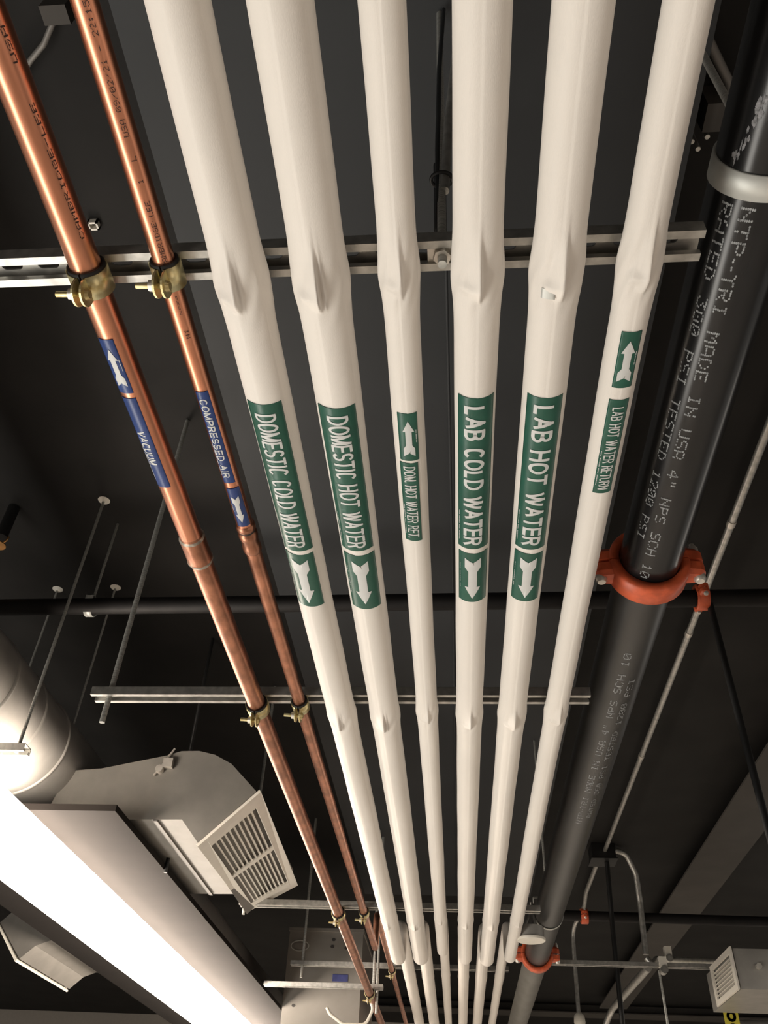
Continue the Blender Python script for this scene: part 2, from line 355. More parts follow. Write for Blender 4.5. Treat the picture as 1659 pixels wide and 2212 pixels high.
def marker(t, key, cm, a0, a1, y0, y1, body, ty0, ty1, pc, hgt, word):
    P = PIP[key]; o = patch(P, a0, a1, y0, y1).build('pipe_marker', M[cm], t); tag(o, '%s marker reading %s' % (word, body))
    sub(lettering(P, body, pc, hgt, ty0, ty1), 'lettering', M['ink'], o)
    sub(lettering(P, '--- ----- --- ------', a0+7, .0022, y1-.1, y1-.02, bold=.5), 'fine_print', M['ink'], o)
def flow(t, key, cm, a0, a1, y0, y1, pc, wid, ay0, ay1, up_, word):
    P = PIP[key]; o = patch(P, a0, a1, y0, y1).build('flow_marker', M[cm], t); tag(o, '%s marker with a white arrow' % word)
    sub(arrow(P, pc, wid, ay0, ay1, up_), 'arrow', M['ink'], o)
    sub(lettering(P, '--- ----- --', (a1-8) if up_ else a0+8, .002, ay0+.02, ay1-.03, bold=.5), 'fine_print', M['ink'], o)
spec = [
 ('w1', 'white insulated pipe marked DOMESTIC COLD WATER, leftmost of the six white pipes', 4.45, [(-2, .0165, .5, .11), (5, .006, .06, .10)], -12, 1),
 ('w2', 'white insulated pipe marked DOMESTIC HOT WATER, second white pipe from the copper ones', 4.43, [(0, .0175, .55, .10), (9, .007, .06, .12)], -10, 2),
 ('w3', 'slimmer white insulated pipe marked DOM. HOT WATER RET. with the arrow above the words', 4.34, [(6, .009, .5, .16)], 0, 3),
 ('w4', 'white insulated pipe marked LAB COLD WATER in the middle of the rack', 4.43, [(4, .0155, .5, .11)], 2, 4),
 ('w5', 'white insulated pipe marked LAB HOT WATER with a peeled patch at the strut', 4.45, [(8, .0165, .5, .10)], 0, 5),
 ('w6', 'white insulated pipe marked LAB HOT WATER RETURN, rightmost white pipe beside the black pipe', 4.43, [(12, .011, .5, .11)], 4, 6)]
T = {}
for key, lab, ye, ear, seam, sd in spec: T[key] = insulated(key, lab, ye, ear, seam, sd)[0]
marker(T['w1'], 'w1', 'green', -52, 44, .826, 1.186, 'DOMESTIC COLD WATER', .846, 1.175, -5, .0345, 'green')
flow(T['w1'], 'w1', 'green', -53, 41, 1.197, 1.366, -7, .030, 1.214, 1.352, False, 'green')
marker(T['w2'], 'w2', 'green', -52, 49, .836, 1.185, 'DOMESTIC HOT WATER', .852, 1.176, -1, .0345, 'green')
flow(T['w2'], 'w2', 'green', -50, 51, 1.199, 1.373, 0, .030, 1.218, 1.355, False, 'green')
flow(T['w3'], 'w3', 'green', -37, 34, .869, .973, 0, .0175, .884, .962, True, 'small green')
marker(T['w3'], 'w3', 'green', -41, 28, .979, 1.183, 'DOM. HOT WATER RET.', .987, 1.174, -5, .0205, 'small green')
marker(T['w4'], 'w4', 'green', -53, 54, .830, 1.193, 'LAB COLD WATER', .846, 1.182, -2, .0345, 'green')
flow(T['w4'], 'w4', 'green', -51, 54, 1.207, 1.362, 0, .029, 1.222, 1.350, False, 'green')
marker(T['w5'], 'w5', 'green', -54, 46, .831, 1.194, 'LAB HOT WATER', .846, 1.182, -3, .034, 'green')
flow(T['w5'], 'w5', 'green', -54, 44, 1.207, 1.358, -4, .029, 1.221, 1.345, False, 'green')
flow(T['w6'], 'w6', 'green', -28, 34, .7255, .826, 2, .0185, .740, .814, True, 'small green')
marker(T['w6'], 'w6', 'green', -29, 37, .850, 1.058, 'LAB HOT WATER RETURN', .864, 1.048, 5, .0185, 'small green')
# peeled patch where the cloth is torn open over the bolt
P5 = PIP['w5']; tag(patch((P5[0], P5[1], P5[2]+.0055), -34, -6, .640, .655, dr=.001).build('torn_patch', M['galvband'], T['w5']), 'grey torn patch over the bolt')
# ------------------------------------------------------------------ copper pipes
PIP['vac'] = (-.4921, .9783, .0217); PIP['air'] = (-.3836, .9847, .0153)
def rev(P, prof, n=40):
    return MB().rings([[cylp(P, 2*pi*k/n, y, dr) for k in range(n)] for y, dr in prof])
tv = empty('copper_pipe', (PIP['vac'][0], 2, PIP['vac'][1]), 'thicker copper pipe marked VACUUM, at the far left of the rack', 'pipe', 'bare copper pipes')
P = PIP['vac']
rev(P, [(-1.3, 0), (0, 0), (1.19, 0)]).build('tube', M['copper'], tv)
tag(rev(P, [(1.19, 0), (2.3, 0), (4.0, 0), (12.99, 0)]).build('tube', M['copper_old'], tv), 'tarnished further length of the copper tube')
tag(rev(P, [(1.195, 0), (1.2, .0022), (1.205, .003), (1.262, .003), (1.27, .0035), (1.276, 0)]).build('sleeve_coupling', M['copper_old'], tv), 'tarnished soldered sleeve')
tag(rev(P, [(1.196, .0005), (1.2, .0034), (1.206, .0005)]).build('solder_bead', M['solder'], tv), 'grey solder bead')
tag(rev(P, [(1.262, .0005), (1.268, .0044), (1.277, .0005)]).build('solder_bead', M['solder'], tv), 'grey solder bead')
flow(tv, 'vac', 'blue', -42, 21, .717, .819, -10, .0145, .733, .805, True, 'blue')
marker(tv, 'vac', 'blue', -42, 21, .830, 1.035, 'VACUUM', .900, .978, -15, .0145, 'blue')
words(P, 'CAMBRIDGE-LEE   USA   ===', 52, .0062, .22, .56, 'ink_stamp', M['stamp'], tv, 'faint dark printed stamp', True)
ta = empty('copper_pipe', (PIP['air'][0], 2, PIP['air'][1]), 'thinner copper pipe marked COMPRESSED AIR beside the white pipes', 'pipe', 'bare copper pipes')
P = PIP['air']; ye = 4.34; z2 = Z2T-P[2]
rev(P, [(-1.3, 0), (.6, 0), (1.2, 0)]).build('tube', M['copper'], ta)
pth = bend([(P[0], 1.2, P[1]), (P[0], ye, P[1]), (P[0], ye, z2), (P[0], 12.99, z2)], .03, 6)
tag(MB().tube(pth, P[2], 28).build('tube', M['copper_old'], ta), 'further length of the tube with a step up')
tag(rev(P, [(1.168, 0), (1.17, .0026), (1.182, .0032), (1.184, .0006), (1.19, .0006), (1.192, .003), (1.204, .0034), (1.212, .0016), (1.228, .0018), (1.234, .003), (1.246, .003), (1.252, 0)]).build('sleeve_coupling', M['copper_old'], ta), 'ribbed press coupling')
tag(rev(P, [(1.184, .0004), (1.186, .0014), (1.19, .0004)]).build('gasket', M['rubber'], ta), 'black gasket line')
marker(ta, 'air', 'blue', -33, 41, .832, 1.041, 'COMPRESSED AIR', .846, 1.026, -2, .0128, 'blue')
flow(ta, 'air', 'blue', -30, 55, 1.056, 1.160, 8, .0125, 1.076, 1.148, False, 'blue')
words(P, 'CAMBRIDGE-LEE   1   L   USA 09/02/21 - 22:15   NSF-61-G   ===', 24, .0068, .16, .61, 'ink_stamp', M['stamp'], ta, 'dark printed stamp', True)
words(P, 'NI   ====', 24, .006, .655, .73, 'ink_stamp', M['stamp'], ta, 'dark printed stamp', True)
# ------------------------------------------------------------------ cushion clamps
def clamp(P, yc, label, wd=.036, ang=-4):
    X, Z, r = P; t = empty('pipe_clamp', (X, yc, Z), label, 'clamp', 'cushioned pipe clamps')
    def arcring(a0, a1, r0, r1, y0, y1, k=22):
        rs = []
        for i in range(k+1):
            a = math.radians(a0+(a1-a0)*i/k)
            rs.append([(X+q*sin(a), y, Z-q*cos(a)) for q, y in ((r0, y0), (r1, y0), (r1, y1), (r0, y1))])
        return MB().rings(rs)
    g = 9
    arcring(ang-172, ang-g, r+.0046, r+.0068, yc-wd/2, yc+wd/2).build('strap_half', M['gold'], t)
    arcring(ang+g, ang+172, r+.0046, r+.0068, yc-wd/2, yc+wd/2).build('strap_half', M['gold'], t)
    arcring(ang-176, ang-3, r+.0003, r+.0046, yc-wd/2-.004, yc+wd/2-.006).build('cushion', M['rubber'], t)
    arcring(ang+3, ang+176, r+.0003, r+.0046, yc-wd/2-.004, yc+wd/2-.006).build('cushion', M['rubber'], t)
    mx = Matrix.Translation((X, yc, Z)) @ Matrix.Rotation(math.radians(-ang), 4, 'Y')
    zb = -(r+.0045)
    for s_ in (-1, 1):
        b = MB(); x0 = s_*.0045; x1 = s_*.0075
        pr = [(-wd/2, zb+.001), (wd/2, zb+.001), (wd/2, zb-.010)]+[(wd/2*cos(pi*i/10), zb-.010-wd*.5*sin(pi*i/10)) for i in range(1, 10)]+[(-wd/2, zb-.010)]
        a = b.add([mx @ Vector((x0, p[0], p[1])) for p in pr]); c = b.add([mx @ Vector((x1, p[0], p[1])) for p in pr]); k = len(pr)
        b.face(range(a, a+k)); b.face(range(c+k-1, c-1, -1))
        for i in range(k): j = (i+1) % k; b.face((a+i, c+i, c+j, a+j))
        b.build('ear', M['gold'], t)
    zc = zb-.012
    MB().cyl(mx @ Vector((-.036, 0, zc)), mx @ Vector((.011, 0, zc)), .0042, 12).build('bolt', M['gold'], t)
    MB().cyl(mx @ Vector((.0076, 0, zc)), mx @ Vector((.0125, 0, zc)), .0085, 16, .006).build('bolt_head', M['gold'], t)
    MB().cyl(mx @ Vector((-.017, 0, zc)), mx @ Vector((-.0078, 0, zc)), .0085, 6).build('nut', M['zinc'], t)
clamp(PIP['vac'], Y1, 'gold cushioned clamp on the VACUUM copper pipe at the nearest strut')
clamp(PIP['air'], Y1, 'gold cushioned clamp on the COMPRESSED AIR copper pipe at the nearest strut')
clamp(PIP['vac'], Y2, 'gold cushioned clamp on the thick copper pipe at the second strut')
clamp(PIP['air'], Y2, 'gold cushioned clamp on the thin copper pipe at the second strut')
clamp(PIP['vac'], Y3, 'gold cushioned clamp on the thick copper pipe at the third strut')
clamp(PIP['air'], Y3, 'gold cushioned clamp on the thin copper pipe at the third strut')
clamp(PIP['vac'], Y5, 'small far clamp on the thick copper pipe below the short strut')
clamp((P[0], z2, P[2]), Y4, 'small far clamp on the raised stretch of the thin copper pipe')
# ------------------------------------------------------------------ black sprinkler main
PB = (.416, 1.072, .0615); PIP['blk'] = PB
tb = empty('sprinkler_pipe', (PB[0], 2, PB[1]), 'large black steel pipe with grey printed lettering running along the right', 'pipe')
rev(PB, [(-1.3, 0), (1.425, 0)], 64).build('tube', M['black'], tb)
rev(PB, [(1.435, 0), (4.74, 0)], 64).build('tube', M['hazy'], tb)
tag(rev(PB, [(4.75, 0), (12.99, 0)], 64).build('tube', M['grey'], tb), 'grey far length of the pipe')
def ptext(body, pc, hgt, y0, y1, flip=False):
    words(PB, body, pc, hgt, y0, y1, 'printed_lettering', M['dots'], tb, 'grey dotted printing', flip, .0005)
ptext('NTP-TRI MADE IN USA 4" NPS SCH 10', -22, .019, .585, 1.40)
ptext('RATED 300 PSI TESTED 1200 PSI', -48, .017, .585, 1.29)
ptext('NTP-TRI MADE IN USA 4" NPS SCH 10', -10, .018, 1.68, 2.75, True)
ptext('RATED 300 PSI TESTED 1200 PSI', 16, .016, 1.80, 2.70, True)
ptext('CHS', -20, .017, .28, .40)
b = MB(); rr_ = random.Random(3)
for i in range(16):
    q = rr_.random(); y = .425+.11*q; a = math.radians(-30-26*q+rr_.uniform(-5, 5)); ln = rr_.uniform(.004, .013); wd_ = rr_.uniform(.001, .0042)
    pts = [cylp(PB, a+wd_/PB[2]*rr_.uniform(.45, 1.1)*cos(g*pi/7), y+ln*sin(g*pi/7)*rr_.uniform(.55, 1.1), .0004+i*1e-5) for g in range(14)]
    n0 = b.add(pts); b.face(range(n0, n0+14))
tag(b.build('paint_smear', M['smear'], tb), 'smeared pale paint on the pipe')
def coupling(c, r, ax, label, wd=.056, sc=1.0, group='orange grooved couplings'):
    c = Vector(c); t = empty('pipe_coupling', c, label, 'coupling', group)
    A = Vector((0, 1, 0)) if ax == 'Y' else Vector((1, 0, 0)); Sd = Vector((1, 0, 0)) if ax == 'Y' else Vector((0, 1, 0)); U = Vector((0, 0, 1))
    ro = r+.021*sc
    for half in (-1, 1):
        prof = [(-wd/2, r+.0008), (-wd/2, ro-.004*sc), (-wd/2+.006*sc, ro), (wd/2-.006*sc, ro), (wd/2, ro-.004*sc), (wd/2, r+.0008)]
        b = MB(); rs = []
        for i in range(29):
            a = pi*i/28
            rs.append([c+A*x+q*(cos(a)*Sd+half*sin(a)*U)+U*half*.0015 for x, q in prof])
        b.rings(rs)
        for s_ in (-1, 1):      # bolt lugs
            pr = [(r+.010*sc, 0), (ro+.010*sc, 0)]
            x0, x1 = r+.012*sc, ro+.016*sc; n = 12
            def lug(z): return [c+Sd*s_*x0+A*(-wd*.42)+U*z]+[c+Sd*s_*(x1+.016*sc*sin(pi*k/n))+A*(-wd*.36*cos(pi*k/n))+U*z for k in range(n+1)]+[c+Sd*s_*x0+A*(wd*.42)+U*z]
            b.rings([lug(half*.004*sc), lug(half*.024*sc), [p_.lerp(c+Sd*s_*(x0+.006)+U*half*.034*sc, .28) for p_ in lug(half*.034*sc)]], True, True, False)
        b.build('housing_half', M['orange'], t)
    for s_ in (-1, 1):
        q = c+Sd*s_*(ro+.018*sc)
        o = MB().cyl(q-U*.03*sc, q+U*.055*sc, .0055*sc, 12).build('bolt', M['zinc'], t)
        sub(MB().tube([q-U*.042*sc, q-U*.036*sc, q-U*.024*sc], [.0085*sc, .0125*sc, .0125*sc], 16), 'bolt_head', M['zinc'], o)
        sub(MB().cyl(q+U*.034*sc, q+U*.046*sc, .011*sc, 6), 'nut', M['zinc'], o)
coupling((PB[0], 1.432, PB[1]), PB[2], 'Y', 'large orange coupling with white bolt heads around the black pipe')
coupling((PB[0], 4.75, PB[1]), PB[2], 'Y', 'orange coupling on the black pipe far down, below the round can')
def hanger(c, r, ax, label, wd, top, m_=None, group='strap hangers'):
    c = Vector(c); A = Vector((0, 1, 0)) if ax == 'Y' else Vector((1, 0, 0)); Sd = Vector((1, 0, 0)) if ax == 'Y' else Vector((0, 1, 0)); U = Vector((0, 0, 1))
    t = empty('strap_hanger', c, label, 'hanger', group)
    line = [(1, .12)]+[(cos(a), sin(a)) for a in [0-pi*i/24 for i in range(25)]]+[(-1, .12)]
    rs = []
    hh = r+.008
    full = [(r+.001, hh)]+[(x*(r+.001), z*(r+.001)) for x, z in line[1:-1]]+[(-r-.001, hh)]
    out = [(r+.0035, hh)]+[(x*(r+.0035), z*(r+.0035)) for x, z in line[1:-1]]+[(-r-.0035, hh)]
    for (x, z), (xo, zo) in zip(full, out): rs.append([c+Sd*x+U*z-A*wd/2, c+Sd*xo+U*zo-A*wd/2, c+Sd*xo+U*zo+A*wd/2, c+Sd*x+U*z+A*wd/2])
    MB().rings(rs).build('strap', m_ or M['galvband'], t)
    mx = Matrix((Sd, A, U)).transposed().to_4x4(); mx.translation = c
    MB().box((-r-.0035, -wd/2, hh-.004), (r+.0035, wd/2, hh), mx).build('yoke', M['rod'], t)
    MB().cyl(c+U*(hh-.01), Vector((c.x, c.y, top)), .005, 10).build('rod', M['rod'], t)
t = empty('band_hanger', (PB[0], .557, PB[1]), 'wide pale band clamped around the black pipe near the upper right edge', 'hanger', 'strap hangers')
rev(PB, [(.541, .0005), (.541, .0035), (.575, .0035), (.575, .0005)], 64).build('band', M['galvband'], t)
MB().cyl((PB[0], .558, PB[1]+PB[2]+.003), (PB[0], .558, 1.899), .006, 10).build('rod', M['rod'], t)
hanger((PB[0], 4.02, PB[1]), PB[2], 'Y', 'thin strap hanger around the black pipe behind the round white-bottomed can', .02, 1.9)
# ------------------------------------------------------------------ sprinkler branch lines crossing under the deck
def cross(a, bb, r, label): return tag(MB().tube([a, bb], r, 28).build('branch_pipe', M['pipeblack']), label, 'pipe', 'black cross pipes')
cross((-3.6, 2.44, 1.65), (2.4, 2.375, 1.65), .030, 'black painted cross pipe passing behind all the pipes below the arrow markers')
cross((.62, 6.13, 1.63), (3.2, 6.22, 1.63), .032, 'far black cross pipe at right beneath the streak, beyond the junction box')
coupling((aZ(1513, 1294, 1.65).x, 2.386, 1.65), .030, 'X', 'small orange coupling on the near black cross pipe, beside the large one', .040, .66)
coupling((aZ(1277, 1942, 1.63).x, 6.15, 1.63), .032, 'X', 'tiny orange coupling on the far black cross pipe', .05, .7)
hanger((aZ(195, 1312, 1.65).x, 2.425, 1.65), .030, 'X', 'small pale strap hanger on the black cross pipe at left', .028, CZ-.002)
# ------------------------------------------------------------------ hanging rods
RG = 'threaded hanger rods'
def trod(x, y, z0, z1, label, r=.0065, nutz=None, plate=False):
    t = empty('hanger_rod', (x, y, z0), label, 'rod', RG)
    MB().cyl((x, y, z0), (x, y, z1), r, 12).build('rod', M['rod'], t)
    if nutz is not None:
        MB().cyl((x, y, nutz-.010), (x, y, nutz), .0125, 6).build('nut', M['zinc'], t)
        MB().box((x-.02, y-.018, nutz), (x+.02, y+.018, nutz+.004)).build('square_washer', M['zinc'], t)
    if plate: MB().tube([(x, y, z1-.010), (x, y, z1-.004), (x, y, z1-.001)], [.010, .021, .023], 20).build('ceiling_plate', M['white'], t)
p = aY(222, 1500, Y2)
trod(-.888, Y2, .932, CZ-.002, 'long hanger rod through the left end of the second strut, its end sticking out below', .0072)
trod(-.0044, Y1, .978, 1.899, 'hanger rod with a nut in the nearest strut between the white pipes', .0065, 1.004)
pa = aZ(225, 1080, CZ); pc = aZ(250, 1268, CZ); pb = aZ(125, 1272, CZ)
trod(pa.x, pa.y, 1.03, CZ-.001, 'hanger rod with a round ceiling plate dropping to the strut under the spiral duct', .0055, None, True)
trod(pc.x, pc.y, 1.405, CZ-.001, 'thin hanger rod with the widest white ceiling plate left of the copper pipes', .0045, None, True)
trod(pb.x, pb.y, 1.39, CZ-.001, 'thin faint hanger rod farthest left above the spiral duct', .0045, None, True)
trod(-.90, Y3, .965, CZ-.002, 'hanger rod poking out below the louvred register from the third strut', .0065)
trod(-.93, Y4, 1.09, CZ-.002, 'hanger rod at the left end of the raised far strut', .008)
trod(aY(808, 2100, Y5).x, Y5, .96, 1.899, 'hanger rod at the right end of the short strut before the grey unit', .008)
trod(aY(818, 2100, 5.45).x-.005, 5.45, .9, 1.899, 'second hanger rod close beside the short strut end', .008)
trod(aY(1430, 2110, 5.57).x, 5.62, .62, 1.2, 'thin rod hanging below the far right strut', .007)
# ------------------------------------------------------------------ cables
def cable(name, pts, r, label, cat, m_, n=8, rad=.05, group=None):
    return tag(MB().tube(bend(pts, rad, 6), r, n).build(name, m_), label, cat, group)
g0 = aY(958, 398, Y1+.012); 
cable('cable', [(.004, Y1-.012, 1.885), (-.006, Y1-.01, 1.6), (-.010, Y1-.004, 1.3), (-.009, Y1, 1.14), (-.012, Y1+.03, 1.10), (-.016, .75, 1.5), (0, .95, 1.86), (.01, 2.6, 1.888), (.014, 6.6, 1.888)], .0042,
      'thin grey cable tied to the hanger rod, running on along the flat duct', 'cable', M['panel'], 8, .03)
cable('cable', [(-.0, Y1-.002, 1.17), (.008, Y1-.02, 1.35), (.03, Y1-.05, 1.65), (.045, Y1-.08, 1.89)], .0075, 'pale flexible cable leaning away from the zip tie', 'cable', M['galv'])
tag(MB().tube([(-.004+.016*cos(a), Y1-.002+.014*sin(a), 1.205+.004*sin(a)) for a in [2*pi*i/20 for i in range(21)]], .003, 8).build('zip_tie', M['cord']), 'black zip tie around the hanger rod and cables', 'zip tie')
def aX(u, v, X): r = ray(u, v); return r*(X/r.x)
XC = 1.035
tcn = empty('conduit', (XC, 3, 2.0), 'long thin metal conduit along the ceiling right of the black pipe', 'conduit')
MB().tube([(XC, .4, 2.0), (XC, 5.93, 2.0)], .014, 14).build('tube', M['galv'], tcn)
for y in (1.75, 2.4, 3.15, 4.4):
    MB().tube([(XC, y, 2.0), (XC, y+.03, 2.0)], .0165, 14).build('strap', M['cord' if y < 2 else 'zinc'], tcn)
pj = aZ(1310, 1845, 2.0)
tj = empty('junction_box', (XC, 6.0, 1.97), 'small black junction box on the ceiling at the end of the long conduit', 'junction box')
MB().box((XC-.09, 5.93, 1.95), (XC+.07, 6.09, CZ-.003)).build('body', M['cord'], tj)
MB().box((XC-.10, 5.92, 1.943), (XC+.08, 6.10, 1.95)).build('cover', M['cord'], tj)
p0 = aY(1327, 1837, 5.99); p1 = aY(1352, 1843, 6.02); p2 = aY(1374, 1888, 6.05); p3 = aY(1383, 1950, 6.08); p4 = aY(1395, 2062, 6.08)
cable('flexible_conduit', [p0, p1, p2, p3, p4], .019, 'silver flexible conduit arching from the black junction box and dropping down', 'conduit', M['galv'], 12, .12)
cable('conduit', [p4+Vector((0, 0, -.02)), p4+Vector((.03, 0, -.06)), aY(1418, 2072, 6.08), aY(1560, 2078, 6.1)], .019, 'short level conduit with fittings above the far right strut', 'conduit', M['galv'], 12, .02)
for (u, v), lab in (((1443, 2062), 'upper pale clip fitting on the level conduit by the far right strut'), ((1432, 2086), 'lower pale clip fitting hanging on the far right strut')):
    q = aY(u, v, 6.07 if v < 2080 else 5.53); t = empty('conduit_clip', q, lab, 'clip', 'pale conduit clips')
    MB().box((q.x-.022, q.y-.022, q.z-.01), (q.x+.022, q.y+.022, q.z+.045)).build('body', M['white'], t)
    MB().cyl((q.x, q.y-.03, q.z-.025), (q.x, q.y+.025, q.z-.025), .022, 14).build('collar', M['galv'], t)
cable('black_cord', [(1.05, 6.0, 1.95), (1.03, 6.0, 1.5), (1.0, 6.0, .4)], .016, 'black cord dropping straight down from the junction box', 'cord', M['cord'])
cable('black_cord', [(.872, 2.385, 1.62), (.876, 2.40, 1.2), (.876, 2.40, .3)], .0115, 'black cord slanting down the right edge from the near cross pipe', 'cord', M['cord'])
cable('conduit', [(XC-.02, 6.10, 2.0), (XC-.02, 6.9, 2.0), aY(1262, 1958, 7.2), aY(1237, 2006, 7.5), aY(1240, 2060, 7.5), aY(1250, 2190, 7.5)], .016, 'thin conduit bending from the junction box down towards the pale knob at lower right', 'conduit', M['galv'], 10, .15)
q = aY(1251, 2194, 7.5); tag(MB().tube([q+Vector((0, 0, .02)), q, q-Vector((0, 0, .05)), q-Vector((0, 0, .08))], [.02, .04, .045, .02], 14).build('sensor_knob', M['white']), 'pale knob at the bottom end of the thin dropping conduit', 'sensor')
cable('conduit', [aY(1400, 2090, 5.9), aY(1346, 2152, 7.0), aY(1322, 2180, 7.6), aY(1308, 2212, 7.7), aY(1300, 2260, 7.7)], .024, 'bright bent conduit slanting below the far right strut', 'conduit', M['galv'], 12, .2)
# ------------------------------------------------------------------ round can by the black pipe
t = empty('round_can', (.326, 3.96, .95), 'small round grey can with a white bottom disc beside the black pipe', 'fixture')
MB().tube([(.326, 3.96, .955), (.326, 3.96, 1.0)], .057, 36).build('body', M['duct'], t)
MB().tube([(.326, 3.96, .945), (.326, 3.96, .948), (.326, 3.96, .955)], [.060, .0625, .0625], 36).build('disc', M['white'], t)
MB().tube([(.30, 3.97, 1.0), (.345, 3.97, 1.10)], .006, 8).build('bracket', M['galv'], t)
MB().tube([(.35, 3.95, 1.0), (.335, 3.95, 1.10)], .006, 8).build('bracket', M['galv'], t)
# ------------------------------------------------------------------ round duct, plenum box and registers at left
t = empty('spiral_duct', (-1.58, 1.5, 1.26), 'large round spiral duct at the left edge above the bright lamp', 'duct')
Rd = .19; b = MB()
rev((-1.58, 1.262, Rd), [(-1.0, 0), (7.9, 0)], 64).build('shell', M['duct'], t)
for y in (1.5, 1.9, 2.26, 2.50, 2.72, 3.9, 4.4, 5.3):
    rev((-1.58, 1.262, Rd), [(y, 0), (y+.004, .005), (y+.012, .005), (y+.016, 0)], 64).build('seam_band', M['duct'], t)
strut(-2.0, -1.285, pa.y, 1.028, 'short channel strut under the large spiral duct at the left edge')
def register(corners, n, label, parent, rows=2, blades=9):
    A, B, Cc, D = corners                  # A-B and D-C are the long sides
    A, B, Cc, D = map(Vector, (A, B, Cc, D)); nv = ((B-A).cross(D-A)).normalized()
    if nv.dot(n) < 0: nv = -nv
    f = lambda s_, t_, d: (A.lerp(B, s_)).lerp(D.lerp(Cc, s_), t_)+nv*d
    b = MB()
    def slab(s0, s1, t0, t1, d0, d1):
        p = [f(s_, t_, d) for d in (d0, d1) for t_ in (t0, t1) for s_ in (s0, s1)]; k = b.add(p)
        for q in ((0, 2, 3, 1), (4, 5, 7, 6), (0, 1, 5, 4), (2, 6, 7, 3), (0, 4, 6, 2), (1, 3, 7, 5)): b.face([k+i for i in q])
    ms = .085; mt_ = .135
    slab(0, 1, 0, mt_, 0, .010); slab(0, 1, 1-mt_, 1, 0, .010); slab(0, ms, mt_, 1-mt_, 0, .010); slab(1-ms, 1, mt_, 1-mt_, 0, .010)
    for k in range(1, rows): c = ms+(1-2*ms)*k/rows; slab(c-.014, c+.014, mt_, 1-mt_, 0, .009)
    fr = b.build('frame', M['white'], parent)
    b = MB()
    for k in range(blades): c = mt_+(1-2*mt_)*(k+1)/(blades+1); slab(ms, 1-ms, c-.011, c+.011, -.012, .006)
    b.build('louvres', M['white'], parent)
    b = MB(); slab(ms*.6, 1-ms*.6, mt_*.6, 1-mt_*.6, -.016, -.013); b.build('damper', M['ductdark'], parent)
t = empty('air_register', (-.9, 3.3, 1.05), 'tilted white louvred register and its metal boot beside the copper pipes', 'register', 'registers on the round duct')
prof = [(-1.455, 1.08), (-1.40, 1.043), (-1.175, 1.043), (-.957, 1.046), (-.884, .966), (-.705, 1.15), (-.8125, 1.2525), (-.88, 1.287), (-.9436, 1.3018), (-1.01, 1.30), (-1.063, 1.2827), (-1.12, 1.27), (-1.30, 1.23), (-1.42, 1.22)]
MB().prism(prof, 2.86, 3.73).build('boot', M['boot'], t)
b = MB()
b.prism([(-1.06, 1.0385), (-1.045, 1.0385), (-1.045, 1.046), (-1.06, 1.046)], 2.86, 3.73); b.build('seam', M['ductdark'], t)
register(((-.692, 2.845, 1.150), (-.687, 3.745, 1.098), (-.893, 3.745, .986), (-.885, 2.845, .955)), Vector((1, 0, -1)), '', t)
b = MB().cyl(aY(378, 1617, 2.85), aY(332, 1675, 2.85), .004, 8); b.build('damper_rod', M['zinc'], t)
q = aY(363, 1652, 2.85); MB().box((q.x-.018, q.y-.012, q.z-.012), (q.x+.018, q.y+.008, q.z+.022)).build('damper_bracket', M['zinc'], t)
q = aY(345, 1662, 2.85); MB().tube([q+Vector((.0, .01, 0)), q-Vector((0, .012, 0))], .014, 14).build('damper_knob', M['zinc'], t)
t = empty('air_register', (-2.2, 4.9, 1.0), 'second metal register boot on the far side of the round duct beyond the glare', 'register', 'registers on the round duct')
prof = [(-1.72, 1.09), (-1.76, 1.04), (-2.025, 1.04), (-2.10, 1.035), (-2.17, 1.009), (-2.236, .946), (-2.40, 1.115), (-2.30, 1.222), (-2.20, 1.25), (-2.10, 1.245), (-1.9, 1.23), (-1.74, 1.22)]
MB().prism(prof, 4.571, 5.29).build('boot', M['boot'], t)
register(((-2.41, 4.56, 1.12), (-2.41, 5.30, 1.12), (-2.243, 5.30, .938), (-2.243, 4.56, .938)), Vector((-1, 0, -1)), '', t)
cable('hanger_cable', [(-1.118, 3.27, CZ-.004), (-1.118, 3.27, 1.2), (-1.118, 3.27, .99)], .008, 'black hanger cable dropping to the canopy edge left of the tilted register', 'cable', M['cord'])
# ------------------------------------------------------------------ the bright linear lamp
t = empty('linear_lamp', (-1.44, 5.0, .82), 'glaring long linear lamp with a flat grey canopy at lower left', 'lamp')
MB().box((-2.02, 2.667, 1.0), (-1.125, 8.0, 1.022)).build('canopy', M['canopy'], t)
for y in (2.18, 7.5): MB().box((-1.56, y, .83), (-1.32, y+.02, .935)).build('end_cap', M['white'], t)
MB().box((-1.555, 2.2, .835), (-1.325, 7.5, .93)).build('diffuser', M['lit'], t)
for y in (3.0, 5.0, 7.0): MB().cyl((-1.44, y, .93), (-1.44, y, 1.0), .003, 6).build('suspension_wire', M['galv'], t)
# ------------------------------------------------------------------ grey unit behind the copper pipes
t = empty('fan_coil_unit', (-1.25, 6.3, .8), 'grey steel hanging unit with a blue sticker behind the far copper pipe', 'air unit')
fx = -.616
MB().box((-1.112, 6.0, .80), (fx, 6.9, 1.468)).build('casing', M['unit'], t)
MB().box((-1.116, 5.99, 1.457), (fx+.006, 6.91, 1.477)).build('top_flange', M['unit'], t)
def disc_mb(c, rx, rz, y, d=.004, rin=0):
    b = MB(); n = 36; o1 = [(c.x+rx*cos(2*pi*i/n), y, c.z+rz*sin(2*pi*i/n)) for i in range(n)]; o2 = [(p[0], y-d, p[2]) for p in o1]
    if not rin: return b.rings([o1, o2], True, True, False)
    i2 = [(c.x+(rx-rin)*cos(2*pi*i/n), y-d, c.z+(rz-rin)*sin(2*pi*i/n)) for i in range(n)]; i1 = [(p[0], y, p[2]) for p in i2]
    return b.rings([o1, o2, i2, i1], False, True, False)
